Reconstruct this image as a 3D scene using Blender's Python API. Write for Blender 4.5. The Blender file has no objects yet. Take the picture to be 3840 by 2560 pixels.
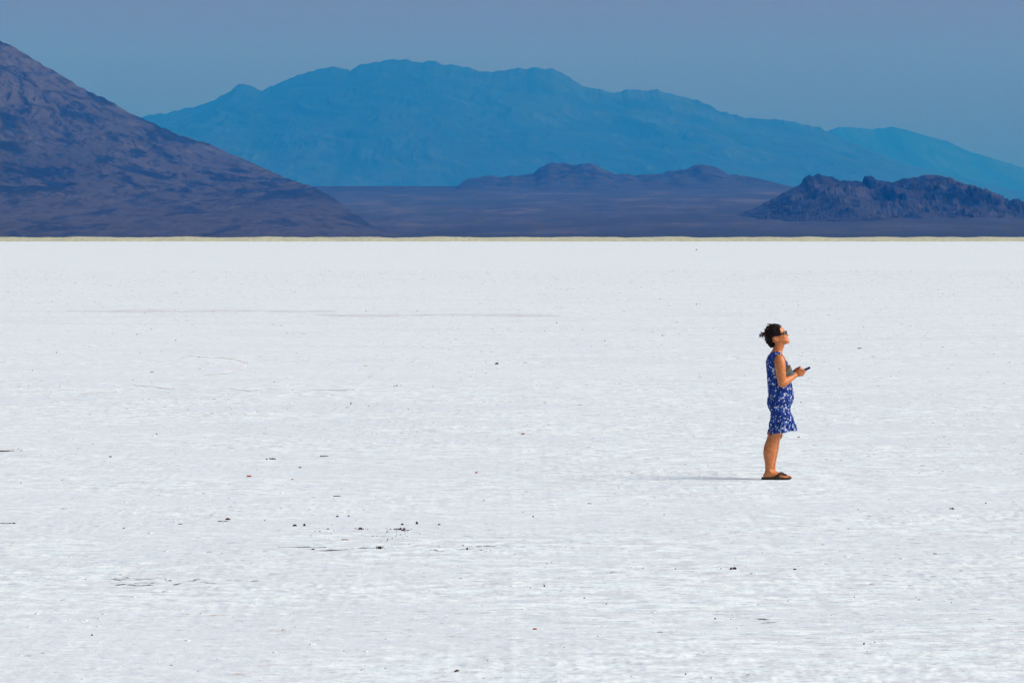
import bpy, math, random
import numpy as np
from mathutils import Vector, Matrix

sc = bpy.context.scene
col = sc.collection
R = math.radians
rng = random.Random(7)

# ----------------------------------------------------------------- camera, sky, sun, exposure
CAM_H = 2.56
F_PX = 21360.0            # focal length in photo pixels (photo 3840 wide)
HORIZON = 886.0           # photo row of the true horizon
PITCH = math.atan((1280.0 - HORIZON) / F_PX)
cam = bpy.data.cameras.new('camera')
cam.sensor_width = 36.0
cam.lens = 36.0 * F_PX / 3840.0
cam.clip_start = 0.5
cam.clip_end = 120000.0
cam_o = bpy.data.objects.new('camera', cam)
col.objects.link(cam_o)
cam_o.location = (0, 0, CAM_H)
cam_o.rotation_euler = (math.pi / 2 - PITCH, 0, 0)
sc.camera = cam_o

SUN_EL, SUN_AZ = R(41), R(100)      # azimuth clockwise from the view direction (+Y)
SKY_STRENGTH, SUN_STRENGTH, EXPOSURE = 0.09, 1.13, 1.67
SKY_TINT = (0.36, 0.25, 0.25)        # smoky blue grey sky
world = bpy.data.worlds.new('World')
sc.world = world
world.use_nodes = True
wn, wl = world.node_tree.nodes, world.node_tree.links
wn.clear()
wout = wn.new('ShaderNodeOutputWorld')
wbg = wn.new('ShaderNodeBackground')
wsky = wn.new('ShaderNodeTexSky')
wsky.sky_type = 'NISHITA'
wsky.sun_disc = False
wsky.sun_elevation = SUN_EL
wsky.sun_rotation = SUN_AZ
wsky.altitude = 1290
wsky.air_density = 1.0
wsky.dust_density = 10.0
wsky.ozone_density = 2.0
wbg.inputs['Strength'].default_value = SKY_STRENGTH
wmix = wn.new('ShaderNodeMix')
wmix.data_type = 'RGBA'; wmix.blend_type = 'MULTIPLY'; wmix.inputs[0].default_value = 1.0
wmix.inputs[7].default_value = (*SKY_TINT, 1)
wl.new(wsky.outputs[0], wmix.inputs[6])
wl.new(wmix.outputs[2], wbg.inputs['Color'])
wl.new(wbg.outputs[0], wout.inputs['Surface'])

sun = bpy.data.lights.new('sun', 'SUN')
sun.energy = SUN_STRENGTH
sun.angle = R(50)
sun.color = (1.0, 1.0, 0.975)
sun_o = bpy.data.objects.new('sun', sun)
col.objects.link(sun_o)
sdir = Vector((math.cos(SUN_EL) * math.sin(SUN_AZ), math.cos(SUN_EL) * math.cos(SUN_AZ), math.sin(SUN_EL)))
sun_o.rotation_euler = (-sdir).to_track_quat('-Z', 'Y').to_euler()
sun_o.location = (40, 20, 60)

sc.view_settings.view_transform = 'Standard'
sc.view_settings.look = 'None'
sc.view_settings.exposure = EXPOSURE
sc.view_settings.gamma = 1.0
sc.view_settings.use_curve_mapping = False
sc.render.engine = 'CYCLES'
sc.cycles.use_denoising = True
sc.cycles.denoising_input_passes = 'RGB_ALBEDO_NORMAL'
sc.cycles.denoising_prefilter = 'ACCURATE'
sc.cycles.max_bounces = 8
sc.cycles.diffuse_bounces = 4
sc.cycles.volume_bounces = 3

# ----------------------------------------------------------------- helpers
def tag(o, label=None, cat=None, group=None, kind=None):
    if label: o['label'] = label
    if cat: o['category'] = cat
    if group: o['group'] = group
    if kind: o['kind'] = kind
    return o

def mesh_obj(name, verts, faces, mat=None, parent=None, smooth=True):
    me = bpy.data.meshes.new(name)
    if isinstance(verts, np.ndarray): verts = verts.tolist()
    if isinstance(faces, np.ndarray): faces = faces.tolist()
    me.from_pydata(verts, [], faces)
    me.update()
    if smooth: me.polygons.foreach_set('use_smooth', [True] * len(me.polygons))
    if mat: me.materials.append(mat)
    o = bpy.data.objects.new(name, me)
    col.objects.link(o)
    if parent: o.parent = parent
    return o

def grid_mesh(name, X, Y, Z, mat=None):
    """rectangular grid of points (rows, cols) as one mesh, built fast"""
    r, c = X.shape
    me = bpy.data.meshes.new(name)
    n = r * c
    me.vertices.add(n)
    me.vertices.foreach_set('co', np.stack([X, Y, Z], -1).astype(np.float32).ravel())
    idx = np.arange(n).reshape(r, c)
    q = np.stack([idx[:-1, :-1], idx[:-1, 1:], idx[1:, 1:], idx[1:, :-1]], -1).reshape(-1, 4)
    m = len(q)
    me.loops.add(m * 4)
    me.loops.foreach_set('vertex_index', q.ravel().astype(np.int32))
    me.polygons.add(m)
    me.polygons.foreach_set('loop_start', (np.arange(m) * 4).astype(np.int32))
    me.update(calc_edges=True)
    me.polygons.foreach_set('use_smooth', np.ones(m, dtype=bool))
    if mat: me.materials.append(mat)
    o = bpy.data.objects.new(name, me)
    col.objects.link(o)
    return o

def _hash(ix, iy, seed):
    h = (ix.astype(np.int64) * 374761393 + iy.astype(np.int64) * 668265263 + seed * 974634777) & 0xFFFFFFFF
    h = ((h ^ (h >> 13)) * 1274126177) & 0xFFFFFFFF
    return (h ^ (h >> 16)) & 0xFFFFFFFF

def perlin(x, y, seed=0):
    x = np.asarray(x, float); y = np.asarray(y, float)
    xi = np.floor(x); yi = np.floor(y)
    xf = x - xi; yf = y - yi
    u = xf * xf * xf * (xf * (xf * 6 - 15) + 10); v = yf * yf * yf * (yf * (yf * 6 - 15) + 10)
    def g(dx, dy):
        a = _hash(xi + dx, yi + dy, seed) / 4294967296.0 * 2 * math.pi
        return np.cos(a) * (xf - dx) + np.sin(a) * (yf - dy)
    a = g(0, 0) * (1 - u) + g(1, 0) * u
    b = g(0, 1) * (1 - u) + g(1, 1) * u
    return (a * (1 - v) + b * v) * 1.41

def fbm(x, y, oct=4, seed=0, gain=0.5):
    s = 0; a = 1.0
    for k in range(oct):
        s = s + a * perlin(x * 2 ** k, y * 2 ** k, seed + k * 17); a *= gain
    return s

def ridged(x, y, oct=4, seed=0, gain=0.5):
    s = 0; a = 1.0
    for k in range(oct):
        s = s + a * (1 - 2 * np.abs(perlin(x * 2 ** k, y * 2 ** k, seed + k * 17))); a *= gain
    return s

class NT:
    """a small node-tree writer"""
    def __init__(self, name):
        self.mat = bpy.data.materials.new(name)
        self.mat.use_nodes = True
        self.n = self.mat.node_tree.nodes; self.l = self.mat.node_tree.links
        self.n.clear()
        self.out = self.n.new('ShaderNodeOutputMaterial')
        self.b = self.n.new('ShaderNodeBsdfPrincipled')
        self.l.new(self.b.outputs[0], self.out.inputs['Surface'])
    def set(self, k, v):
        if hasattr(v, 'is_output') or isinstance(v, bpy.types.NodeSocket): self.l.new(v, self.b.inputs[k])
        else: self.b.inputs[k].default_value = v
        return self
    def coord(self, which='Object', scale=(1, 1, 1), loc=(0, 0, 0), rot=(0, 0, 0)):
        t = self.n.new('ShaderNodeTexCoord'); m = self.n.new('ShaderNodeMapping')
        m.inputs['Scale'].default_value = scale; m.inputs['Location'].default_value = loc; m.inputs['Rotation'].default_value = rot
        self.l.new(t.outputs[which], m.inputs['Vector'])
        return m.outputs[0]
    def noise(self, vec, scale, detail=4, rough=0.5, dist=0.0):
        t = self.n.new('ShaderNodeTexNoise')
        t.inputs['Scale'].default_value = scale; t.inputs['Detail'].default_value = detail
        t.inputs['Roughness'].default_value = rough; t.inputs['Distortion'].default_value = dist
        self.l.new(vec, t.inputs['Vector'])
        return t.outputs['Fac']
    def ramp(self, fac, stops, interp='LINEAR'):
        r = self.n.new('ShaderNodeValToRGB')
        r.color_ramp.interpolation = interp
        els = r.color_ramp.elements
        while len(els) < len(stops): els.new(0.5)
        for e, (p, c) in zip(els, stops):
            e.position = p
            e.color = (c, c, c, 1) if isinstance(c, (int, float)) else (*c, 1)
        self.l.new(fac, r.inputs[0])
        return r.outputs['Color']
    def mix(self, fac, a, b, blend='MIX'):
        m = self.n.new('ShaderNodeMix'); m.data_type = 'RGBA'; m.blend_type = blend
        for k, v in ((0, fac), (6, a), (7, b)):
            if isinstance(v, bpy.types.NodeSocket): self.l.new(v, m.inputs[k])
            elif k == 0: m.inputs[0].default_value = v
            else: m.inputs[k].default_value = (*v, 1)
        return m.outputs[2]
    def math(self, op, a, b=0.0, clamp=False):
        m = self.n.new('ShaderNodeMath'); m.operation = op; m.use_clamp = clamp
        for k, v in ((0, a), (1, b)):
            if isinstance(v, bpy.types.NodeSocket): self.l.new(v, m.inputs[k])
            else: m.inputs[k].default_value = v
        return m.outputs[0]
    def sep(self, vec):
        s = self.n.new('ShaderNodeSeparateXYZ'); self.l.new(vec, s.inputs[0]); return s.outputs
    def bump(self, h, strength=0.3, dist=0.01, prev=None):
        b = self.n.new('ShaderNodeBump')
        b.inputs['Strength'].default_value = strength; b.inputs['Distance'].default_value = dist
        self.l.new(h, b.inputs['Height'])
        if prev is not None: self.l.new(prev, b.inputs['Normal'])
        return b.outputs[0]
    def attr(self, name):
        a = self.n.new('ShaderNodeAttribute'); a.attribute_name = name; return a.outputs['Color']

def plain(name, c, rough=0.7, spec=0.3, bump=None, vary=0.25, scale=60):
    t = NT(name)
    v = t.coord('Object')
    f = t.noise(v, scale, 4, 0.6)
    t.set('Base Color', t.mix(t.ramp(f, [(0.3, 0), (0.7, 1)]), tuple(x * (1 - vary) for x in c), tuple(min(1, x * (1 + vary)) for x in c)))
    t.set('Roughness', rough); t.set('Specular IOR Level', spec)
    if bump: t.set('Normal', t.bump(f, 0.5, bump))
    return t.mat

# ray through a photo pixel -> point on the flat ground
def ground_pt(px, py):
    cy = (1280.0 - py) / F_PX; cx = (px - 1920.0) / F_PX
    d = Vector((cx, math.cos(PITCH) + cy * math.sin(PITCH), -math.sin(PITCH) + cy * math.cos(PITCH)))
    k = -CAM_H / d.z
    return d.x * k, d.y * k

PERSON_XY = ground_pt(2895, 1797)

# ----------------------------------------------------------------- salt flat
SALT_END = 2810.0
def relief(x, y):
    """centimetre relief of the salt crust, fading out with distance and under the feet"""
    h = 0.006 * fbm(x / 1.7, y / 1.7, 3, 11)
    patch = 0.35 + 0.9 * np.clip(fbm(x / 3.1, y / 4.5, 3, 77) + 0.25, 0, 1.2)
    h += 0.0035 * ridged(x / 0.40, y / 0.45, 3, 31) * patch
    h += 0.0045 * ridged(x / 0.13, y / 0.21, 2, 51) * patch
    fade = np.clip((260 - y) / 150, 0, 1) * np.clip((y - 22) / 5, 0, 1)
    d2 = ((x - PERSON_XY[0]) ** 2 + (y - PERSON_XY[1]) ** 2)
    return h * fade * (1 - 0.93 * np.exp(-d2 / 0.16))

t = NT('salt')
v = t.coord('Object')
vs = t.coord('Object', scale=(1, 0.8, 1))
n_fine = t.noise(vs, 26.0, 4, 0.6)
n_mid = t.noise(vs, 3.4, 9, 0.76, 0.2)
n_big = t.noise(v, 0.23, 8, 0.62)
n_far = t.noise(v, 0.02, 6, 0.62)
n_tint = t.noise(t.coord('Object', loc=(9, 61, 0)), 1.6, 9, 0.74)
base = t.mix(t.ramp(n_mid, [(0.43, 0), (0.56, 1)]), (0.549, 0.668, 0.726), (0.797, 0.954, 0.990))
base = t.mix(t.ramp(n_tint, [(0.43, 0.6), (0.50, 0)]), base, (0.592, 0.668, 0.746))
base = t.mix(t.ramp(n_tint, [(0.51, 0), (0.59, 0.6)]), base, (0.667, 0.847, 0.898))
base = t.mix(t.ramp(n_big, [(0.43, 0.75), (0.52, 0)]), base, (0.620, 0.739, 0.812))
n_pat = t.noise(t.coord('Object', loc=(31, 7, 0)), 7.0, 8, 0.78)
base = t.mix(t.ramp(n_pat, [(0.39, 0.95), (0.445, 0)]), base, (0.363, 0.449, 0.528))
n_wht = t.noise(t.coord('Object', loc=(71, 17, 0)), 6.0, 8, 0.78)
base = t.mix(t.ramp(n_wht, [(0.55, 0), (0.60, 1)]), base, (0.850, 0.965, 0.990))
base = t.mix(t.ramp(n_fine, [(0.30, 0.7), (0.44, 0)]), base, (0.525, 0.612, 0.680))
base = t.mix(t.ramp(n_far, [(0.42, 0.55), (0.54, 0)]), base, (0.667, 0.785, 0.853))
n_dirt = t.noise(t.coord('Object', loc=(13, 5, 0)), 2.4, 9, 0.78)
base = t.mix(t.ramp(n_dirt, [(0.605, 0), (0.65, 0.6)]), base, (0.44, 0.39, 0.34))
t.set('Base Color', base); t.set('Roughness', 0.75); t.set('Specular IOR Level', 0.15)
t.set('Normal', t.bump(n_fine, 0.4, 0.012))
M_SALT = t.mat

rows = np.concatenate([[-60, -20, 5, 15, 20, 23], np.geomspace(25, 260, 930), np.geomspace(265, SALT_END, 90)])
tcol = np.linspace(-1, 1, 620)
far_x = np.array([260.0, 700, 2000, 6000, 15000])
wy = np.clip(rows, 20, None) * 0.104 + 1.2
Xi = wy[:, None] * tcol[None, :]
Xl = np.stack([np.minimum(-f, -(wy + 0.05 * f)) for f in far_x[::-1]], 1)
X = np.concatenate([Xl, Xi, -Xl[:, ::-1]], 1)
Y = np.repeat(rows[:, None], X.shape[1], 1)
Z = relief(X, Y)
Z[:, :5] = 0; Z[:, -5:] = 0
salt = grid_mesh('salt_flat', X, Y, Z, M_SALT)
tag(salt, 'white crusted salt flat reaching to the far pale bank', 'ground', kind='structure')

# desert floor beyond the salt
t = NT('desert_floor')
v = t.coord('Object')
n1 = t.noise(v, 0.004, 6, 0.6)
t.set('Base Color', t.ramp(n1, [(0.3, (0.10, 0.085, 0.065)), (0.7, (0.19, 0.155, 0.115))])); t.set('Roughness', 0.95); t.set('Specular IOR Level', 0.1)
M_FLOOR = t.mat
xs = np.array([-15000, -3000, 0, 3000, 15000.0]); ys = np.array([SALT_END, 4000, 10000, 24000, 34500.0])
X, Y = np.meshgrid(xs, ys)
o = grid_mesh('desert_floor', X, Y, X * 0 - 0.05, M_FLOOR)
tag(o, 'flat brown desert floor beyond the salt', 'ground', kind='structure')

# pale dry-grass bank at the edge of the salt
t = NT('dry_bank')
v = t.coord('Object')
n1 = t.noise(v, 0.05, 5, 0.6); n2 = t.noise(v, 0.6, 4, 0.6)
c = t.mix(n1, (0.40, 0.43, 0.26), (0.52, 0.55, 0.36))
c = t.mix(t.ramp(n2, [(0.35, 0.5), (0.6, 0)]), c, (0.26, 0.27, 0.16))
t.set('Base Color', c); t.set('Roughness', 0.95); t.set('Specular IOR Level', 0.05)
xs = np.concatenate([[-14000, -5000, -1500], np.linspace(-420, 420, 900), [1500, 5000, 14000]])
vs = np.array([0, 2, 5, 9, 14, 22, 35.0]); hs = np.array([-0.1, 1.25, 1.85, 2.1, 2.15, 1.6, -0.2])
X, V = np.meshgrid(xs, vs)
H = np.repeat(hs[:, None], len(xs), 1)
var = 1 + 0.24 * fbm(xs / 22, xs * 0 + 3, 4, 5) + 0.05 * fbm(xs / 2.5, xs * 0 + 9, 2, 8)
H = np.where(H > 0, H * var[None, :], H)
o = grid_mesh('grass_bank', X, SALT_END - 8 + V + 2.0 * perlin(X / 60, X * 0, 4), H, t.mat)
tag(o, 'low pale bank of dry grass along the far edge of the salt', 'grass bank', kind='structure')

# ----------------------------------------------------------------- mountains
def px_to_h(y, D): return (HORIZON - np.asarray(y, float)) / F_PX * D
def px_to_x(x, D): return (np.asarray(x, float) - 1920.0) / F_PX * D

def rock_mat(name, dark, mid, light, s, slope=0.0, dark_amt=(0.44, 0.52), fan=None, ys=.2, fan_x=None):
    """s: cycles per metre of the broad patches; slope: angle of the fall line in the x-z plane"""
    t = NT(name)
    vo = t.coord('Object', rot=(0, slope, 0))
    def sc_(a, loc=(0, 0, 0)):
        m = t.n.new('ShaderNodeMapping'); m.inputs['Scale'].default_value = a; m.inputs['Location'].default_value = loc
        t.l.new(vo, m.inputs['Vector']); return m.outputs[0]
    n1 = t.noise(sc_((1, ys, 1)), s, 8, 0.62)
    n2 = t.noise(sc_((.55, ys, 1.3)), s * 7, 7, 0.66, 0.5)
    n3 = t.noise(sc_((.5, ys, 1.3), (50, 0, 9)), s * 26, 5, 0.65)
    n4 = t.noise(sc_((.4, ys, 1.4), (500, 0, 90)), s * 12, 6, 0.66)
    c = t.mix(t.ramp(n1, [(0.40, 0), (0.60, 1)]), mid, light)
    c = t.mix(t.ramp(n4, [(0.56, 0), (0.64, 0.75)]), c, tuple(x * 1.35 for x in light))
    c = t.mix(t.ramp(n2, [(dark_amt[0], 0.95), (dark_amt[1], 0)]), c, dark)
    c = t.mix(t.ramp(n3, [(0.40, 0.7), (0.48, 0)]), c, dark)
    c = t.mix(t.ramp(n3, [(0.60, 0), (0.68, 0.5)]), c, tuple(x * 1.3 for x in light))
    if fan:
        z = t.sep(t.coord('Object'))[2]
        zz = t.math('ADD', z, t.math('MULTIPLY', t.math('SUBTRACT', n2, 0.5), fan[0] * 1.6))
        if fan_x: zz = t.math('SUBTRACT', zz, t.math('MINIMUM', t.math('MULTIPLY', t.math('MAXIMUM', t.math('SUBTRACT', fan_x, t.sep(t.coord('Object'))[0]), 0.0), .30), 45.0))
        f = t.ramp(t.math('DIVIDE', zz, fan[0] * 2), [(0.25, 0.85), (0.5, 0)])
        f = t.math('MULTIPLY', f, t.ramp(n2, [(dark_amt[0] - .04, 0.25), (dark_amt[0] + .02, 1)]))
        c = t.mix(f, c, t.mix(t.ramp(n3, [(0.36, 0), (0.6, 1)]), tuple(x * .62 for x in fan[1]), fan[1]))
    t.set('Base Color', c); t.set('Roughness', 0.95); t.set('Specular IOR Level', 0.05)
    t.set('Normal', t.bump(n3, 0.5, 0.5 / (s * 26)))
    return t.mat

def smooth1(a, n):
    k = np.hanning(2 * n + 3)[1:-1]; k /= k.sum()
    return np.convolve(np.pad(a, n, mode='edge'), k, 'valid')

def mountain(name, prof, D, Lf, Lb, nx, ny, mat, fine, gully, lam, pw=1.0, seed=1, foot=None):
    """prof: photo outline; D: distance of the crest (a number, or rows of photo x and distance); foot: where the front slope ends"""
    p = np.array(prof, float)
    px_ = np.linspace(p[0, 0], p[-1, 0], nx)
    py_ = np.interp(px_, p[:, 0], p[:, 1])
    Dx = np.full(nx, float(D)) if np.isscalar(D) else smooth1(np.interp(px_, [q[0] for q in D], [q[1] for q in D]), nx // 30)
    wx = px_to_x(px_, Dx); hr = px_to_h(py_, Dx)
    hr = hr + fine * fbm(wx / (fine * 6), wx * 0 + seed, 4, seed) * np.clip(hr / (fine * 6), 0, 1)
    hs_ = smooth1(hr, nx // 40)
    sft = np.concatenate([np.linspace(-1, 0, int(ny * 0.75)), np.linspace(0, 1, int(ny * 0.25))[1:]])[:, None]
    Lfx = np.full(nx, float(Lf)) if foot is None else Dx - foot
    Y = Dx[None, :] + np.where(sft < 0, sft * Lfx[None, :], sft * Lb)
    X = np.repeat(wx[None, :], len(sft), 0)
    T = np.abs(sft)
    g = np.clip(1 - T, 0, 1) ** pw
    k = np.clip(T * 5, 0, 1)
    H = (hr[None, :] * (1 - k) + hs_[None, :] * k) * g
    amp = gully * np.minimum(hs_[None, :] * 0.45, H) / max(1.0, hr.max()) * np.clip(T * 5, 0, 1) * np.clip(H / (0.35 * hr.max()), 0, 1)
    H = H + amp * (ridged(X / lam + 0.35 * fbm(X / lam, Y / lam, 2, seed + 5), Y / (lam * 6), 6, seed + 9, 0.6) - 0.9)
    # keep what lies in front under the line of sight to the crest, so that the skyline stays its own
    lim = CAM_H + (hr[None, :] - CAM_H) * (Y / Dx[None, :])
    H = np.where(sft < -0.02, np.minimum(H, lim * 0.985), H)
    H = np.where(T >= 0.999, -3.0, H)
    return grid_mesh(name, X, Y, H, mat)

d2f = 1.6327
# far range
prof = [(x * d2f, y * d2f) for x, y in [(1300, 470), (1500, 400), (1700, 345), (1800, 322), (1895, 303), (1920, 292), (1955, 291), (2000, 296), (2050, 290), (2090, 300), (2130, 312), (2180, 325), (2220, 345), (2270, 360), (2320, 375), (2352, 385), (2450, 410), (2600, 440), (2900, 520)]]
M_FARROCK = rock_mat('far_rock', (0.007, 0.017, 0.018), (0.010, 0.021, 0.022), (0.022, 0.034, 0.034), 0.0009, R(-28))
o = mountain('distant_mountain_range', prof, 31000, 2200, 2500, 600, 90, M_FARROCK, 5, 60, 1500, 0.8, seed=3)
tag(o, 'faint blue mountain ridge fading into haze behind the long blue range', 'mountain', kind='structure')
# blue range
prof = [(x * d2f, y * d2f) for x, y in [(-500, 420), (-200, 380), (0, 340), (200, 292), (340, 265), (400, 255), (470, 238), (515, 218), (545, 195), (560, 192), (585, 200), (603, 208), (640, 190), (690, 170), (730, 158), (770, 153), (790, 157), (805, 160), (830, 148), (870, 140), (905, 135), (935, 138), (965, 143), (985, 139), (995, 138), (1020, 148), (1060, 150), (1100, 162), (1130, 165), (1180, 157), (1230, 155), (1270, 157), (1300, 172), (1340, 198), (1380, 205), (1410, 213), (1440, 205), (1480, 207), (1510, 205), (1550, 218), (1600, 228), (1650, 252), (1700, 268), (1750, 272), (1800, 275), (1840, 283), (1880, 292), (1920, 312), (1980, 335), (2040, 360), (2100, 380), (2200, 405), (2352, 440), (2600, 490), (2900, 535)]]
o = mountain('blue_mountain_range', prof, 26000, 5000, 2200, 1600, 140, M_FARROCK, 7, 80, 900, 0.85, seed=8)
tag(o, 'long blue mountain range with jagged crest under the grey blue sky', 'mountain', kind='structure')

# low hills on a long rising plain
prof_b = np.array([(-1500, 425), (1770, 424), (1860, 436), (2000, 452), (2352, 474), (3400, 500)], float) * d2f
prof_h = np.array([(600, 426), (1040, 426), (1052, 424), (1070, 412), (1090, 407), (1130, 405), (1190, 403), (1225, 398), (1240, 385), (1265, 374), (1290, 375), (1320, 379), (1345, 375), (1362, 375), (1385, 388), (1410, 399), (1450, 401), (1500, 400), (1540, 393), (1580, 388), (1595, 379), (1612, 378), (1640, 388), (1665, 400), (1685, 399), (1720, 407), (1770, 418), (1810, 427), (1900, 445), (2000, 470)], float) * d2f
D = 10000.0
xs = np.linspace(px_to_x(-900, D), px_to_x(4900, D), 700)
ys = np.concatenate([np.linspace(3150, 8600, 120), np.linspace(8640, 10000, 90), np.linspace(10050, 12500, 20)])
X, Y = np.meshgrid(xs, ys)
T = np.clip((Y - 3200) / (D - 3200), 0, 1)
hb = np.interp(xs, px_to_x(prof_b[:, 0], D), px_to_h(prof_b[:, 1], D))
hh = np.interp(xs, px_to_x(prof_h[:, 0], D), px_to_h(prof_h[:, 1], D)) - hb
hh = np.clip(hh + (2.6 * fbm(xs / 26, xs * 0, 4, 3) + 2.0 * np.clip(ridged(xs / 34, xs * 0 + 4, 3, 13), -.5, 1.5)) * np.clip((hh - 1) / 6, 0, 1), 0, None)
H = hb[None, :] * T ** np.interp(xs, [px_to_x(1500, D), px_to_x(2600, D)], [1.6, 1.08])[None, :]
fr = np.clip((Y - 8700) / 1300, 0, 1)
bump_h = hh[None, :] * np.where(Y <= D, fr ** 1.3, np.clip(1 - (Y - D) / 600, 0, 1))
bump_h = bump_h * (1 + 0.25 * np.clip((D - Y) / 300, 0, 1) * ridged(X / 60, Y / 160, 4, 21))
H = H + bump_h + 1.3 * fbm(X / 160, Y / 420, 4, 61) * np.clip((Y - 3250) / 500, 0, 1) * np.clip((9200 - Y) / 600, 0, 1)
H = np.where(Y > D, H - (Y - D) * 0.05, H)
H[0, :] = -2; H[-1, :] = -3
t = NT('brush_plain')
v = t.coord('Object', scale=(1, 0.16, 1)); vz = t.sep(t.coord('Object'))
n1 = t.noise(v, 0.012, 8, 0.66); n2 = t.noise(v, 0.05, 6, 0.66); n3 = t.noise(t.coord('Object', scale=(1, 0.4, 1)), 0.03, 6, 0.65)
c = t.mix(t.ramp(n1, [(0.43, 0), (0.57, 1)]), (0.028, 0.031, 0.032), (0.049, 0.048, 0.047))
c = t.mix(t.ramp(n2, [(0.40, 0.8), (0.50, 0)]), c, (0.022, 0.022, 0.023))
c = t.mix(t.ramp(n1, [(0.56, 0), (0.65, 0.8)]), c, (0.095, 0.085, 0.077))
hill = t.ramp(t.math('DIVIDE', vz[1], 12000.0), [(0.70, 0), (0.78, 1)])
c = t.mix(hill, c, t.mix(t.ramp(n3, [(0.44, 0), (0.56, 1)]), (0.006, 0.010, 0.014), (0.032, 0.031, 0.032)))
shrub = t.ramp(t.math('DIVIDE', vz[1], 12000.0), [(0.30, 1), (0.36, 0)])
c = t.mix(t.math('MULTIPLY', shrub, 0.75), c, (0.022, 0.028, 0.022))
t.set('Base Color', c); t.set('Roughness', 0.95); t.set('Specular IOR Level', 0.1)
o = grid_mesh('low_hills', X, Y, H, t.mat)
tag(o, 'low dark hills on a gently rising brush plain below the blue range', 'hills', kind='structure')

# dark rocky hill on the right
prof = [(2500 + x / 1.755, 300 + y / 1.755) for x, y in [(100, 985), (300, 925), (450, 875), (600, 815), (720, 752), (820, 697), (885, 665), (900, 625), (930, 608), (970, 615), (1000, 598), (1030, 615), (1080, 615), (1120, 635), (1135, 655), (1165, 640), (1210, 648), (1240, 643), (1285, 660), (1300, 615), (1340, 615), (1370, 640), (1430, 648), (1490, 655), (1540, 635), (1600, 625), (1660, 620), (1700, 605), (1770, 607), (1820, 615), (1880, 640), (1950, 670), (2020, 695), (2090, 710), (2150, 745), (2220, 770), (2265, 800), (2330, 798), (2352, 800), (2500, 850), (2700, 930), (2900, 1000)]]
M_HILL = rock_mat('hill_rock', (0.006, 0.009, 0.011), (0.022, 0.021, 0.021), (0.046, 0.039, 0.036), 0.007, R(-22), (0.44, 0.58), fan=(38, (0.040, 0.040, 0.040)), ys=.10, fan_x=345.0)
o = mountain('rocky_hill', prof, 5300, 1150, 500, 900, 200, M_HILL, 0.9, 24, 55, 1.5, seed=15)
tag(o, 'dark rocky hill with knobbly crest rising beyond the plain', 'hill', kind='structure')

# big brown mountain sloping down
prof = [(-2600, 700), (-2200, 200), (-1700, -200), (-1000, -330), (-400, -120), (-150, 40)]
prof += [(x / 1.68, 100 + y / 1.68) for x, y in [(0, 75), (100, 120), (200, 185), (300, 243), (400, 300), (480, 350), (560, 395), (640, 430), (720, 470), (800, 520), (860, 550), (920, 570), (960, 595), (1050, 630), (1130, 672), (1180, 680), (1240, 705), (1310, 718), (1400, 765), (1500, 805), (1600, 848), (1700, 895), (1800, 935), (1880, 965), (1970, 990), (2100, 1060), (2200, 1130), (2280, 1190), (2352, 1245), (2440, 1278), (2600, 1302), (2800, 1320)]]
M_MTN = rock_mat('mountain_rock', (0.006, 0.011, 0.016), (0.034, 0.035, 0.036), (0.055, 0.052, 0.050), 0.005, R(-36), (0.44, 0.505), fan=(36, (0.058, 0.055, 0.053)), ys=.075)
o = mountain('brown_mountain', prof, [(-3000, 6500), (950, 6500), (1480, 3900), (1700, 3600)], 0, 1200, 1100, 260, M_MTN, 1.6, 75, 120, 1.1, seed=23, foot=3180)
tag(o, 'brown rocky mountain flank sloping down towards the salt from the edge of the picture', 'mountain', kind='structure')

# ----------------------------------------------------------------- person
def catmull(P, n):
    P = [np.array(p, float) for p in P]
    Q = [2 * P[0] - P[1]] + P + [2 * P[-1] - P[-2]]
    out = []
    for i in range(len(P) - 1):
        p0, p1, p2, p3 = Q[i:i + 4]
        for k in range(n):
            s = k / n
            out.append(0.5 * ((2 * p1) + (-p0 + p2) * s + (2 * p0 - 5 * p1 + 4 * p2 - p3) * s * s + (-p0 + 3 * p1 - 3 * p2 + p3) * s ** 3))
    out.append(P[-1])
    return np.array(out)

def loft(rings, close=True):
    n = len(rings[0]); V = np.concatenate(rings); F = []
    for i in range(len(rings) - 1):
        for k in range(n):
            a = i * n + k; b = i * n + (k + 1) % n
            F.append((a, b, b + n, a + n))
    V = V.tolist()
    if close:
        for base, flip in ((0, True), ((len(rings) - 1) * n, False)):
            c = len(V); V.append(np.mean(np.array(V[base:base + n]), 0).tolist())
            for k in range(n):
                a = base + k; b = base + (k + 1) % n
                F.append((b, a, c) if flip else (a, b, c))
    return V, F

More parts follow.
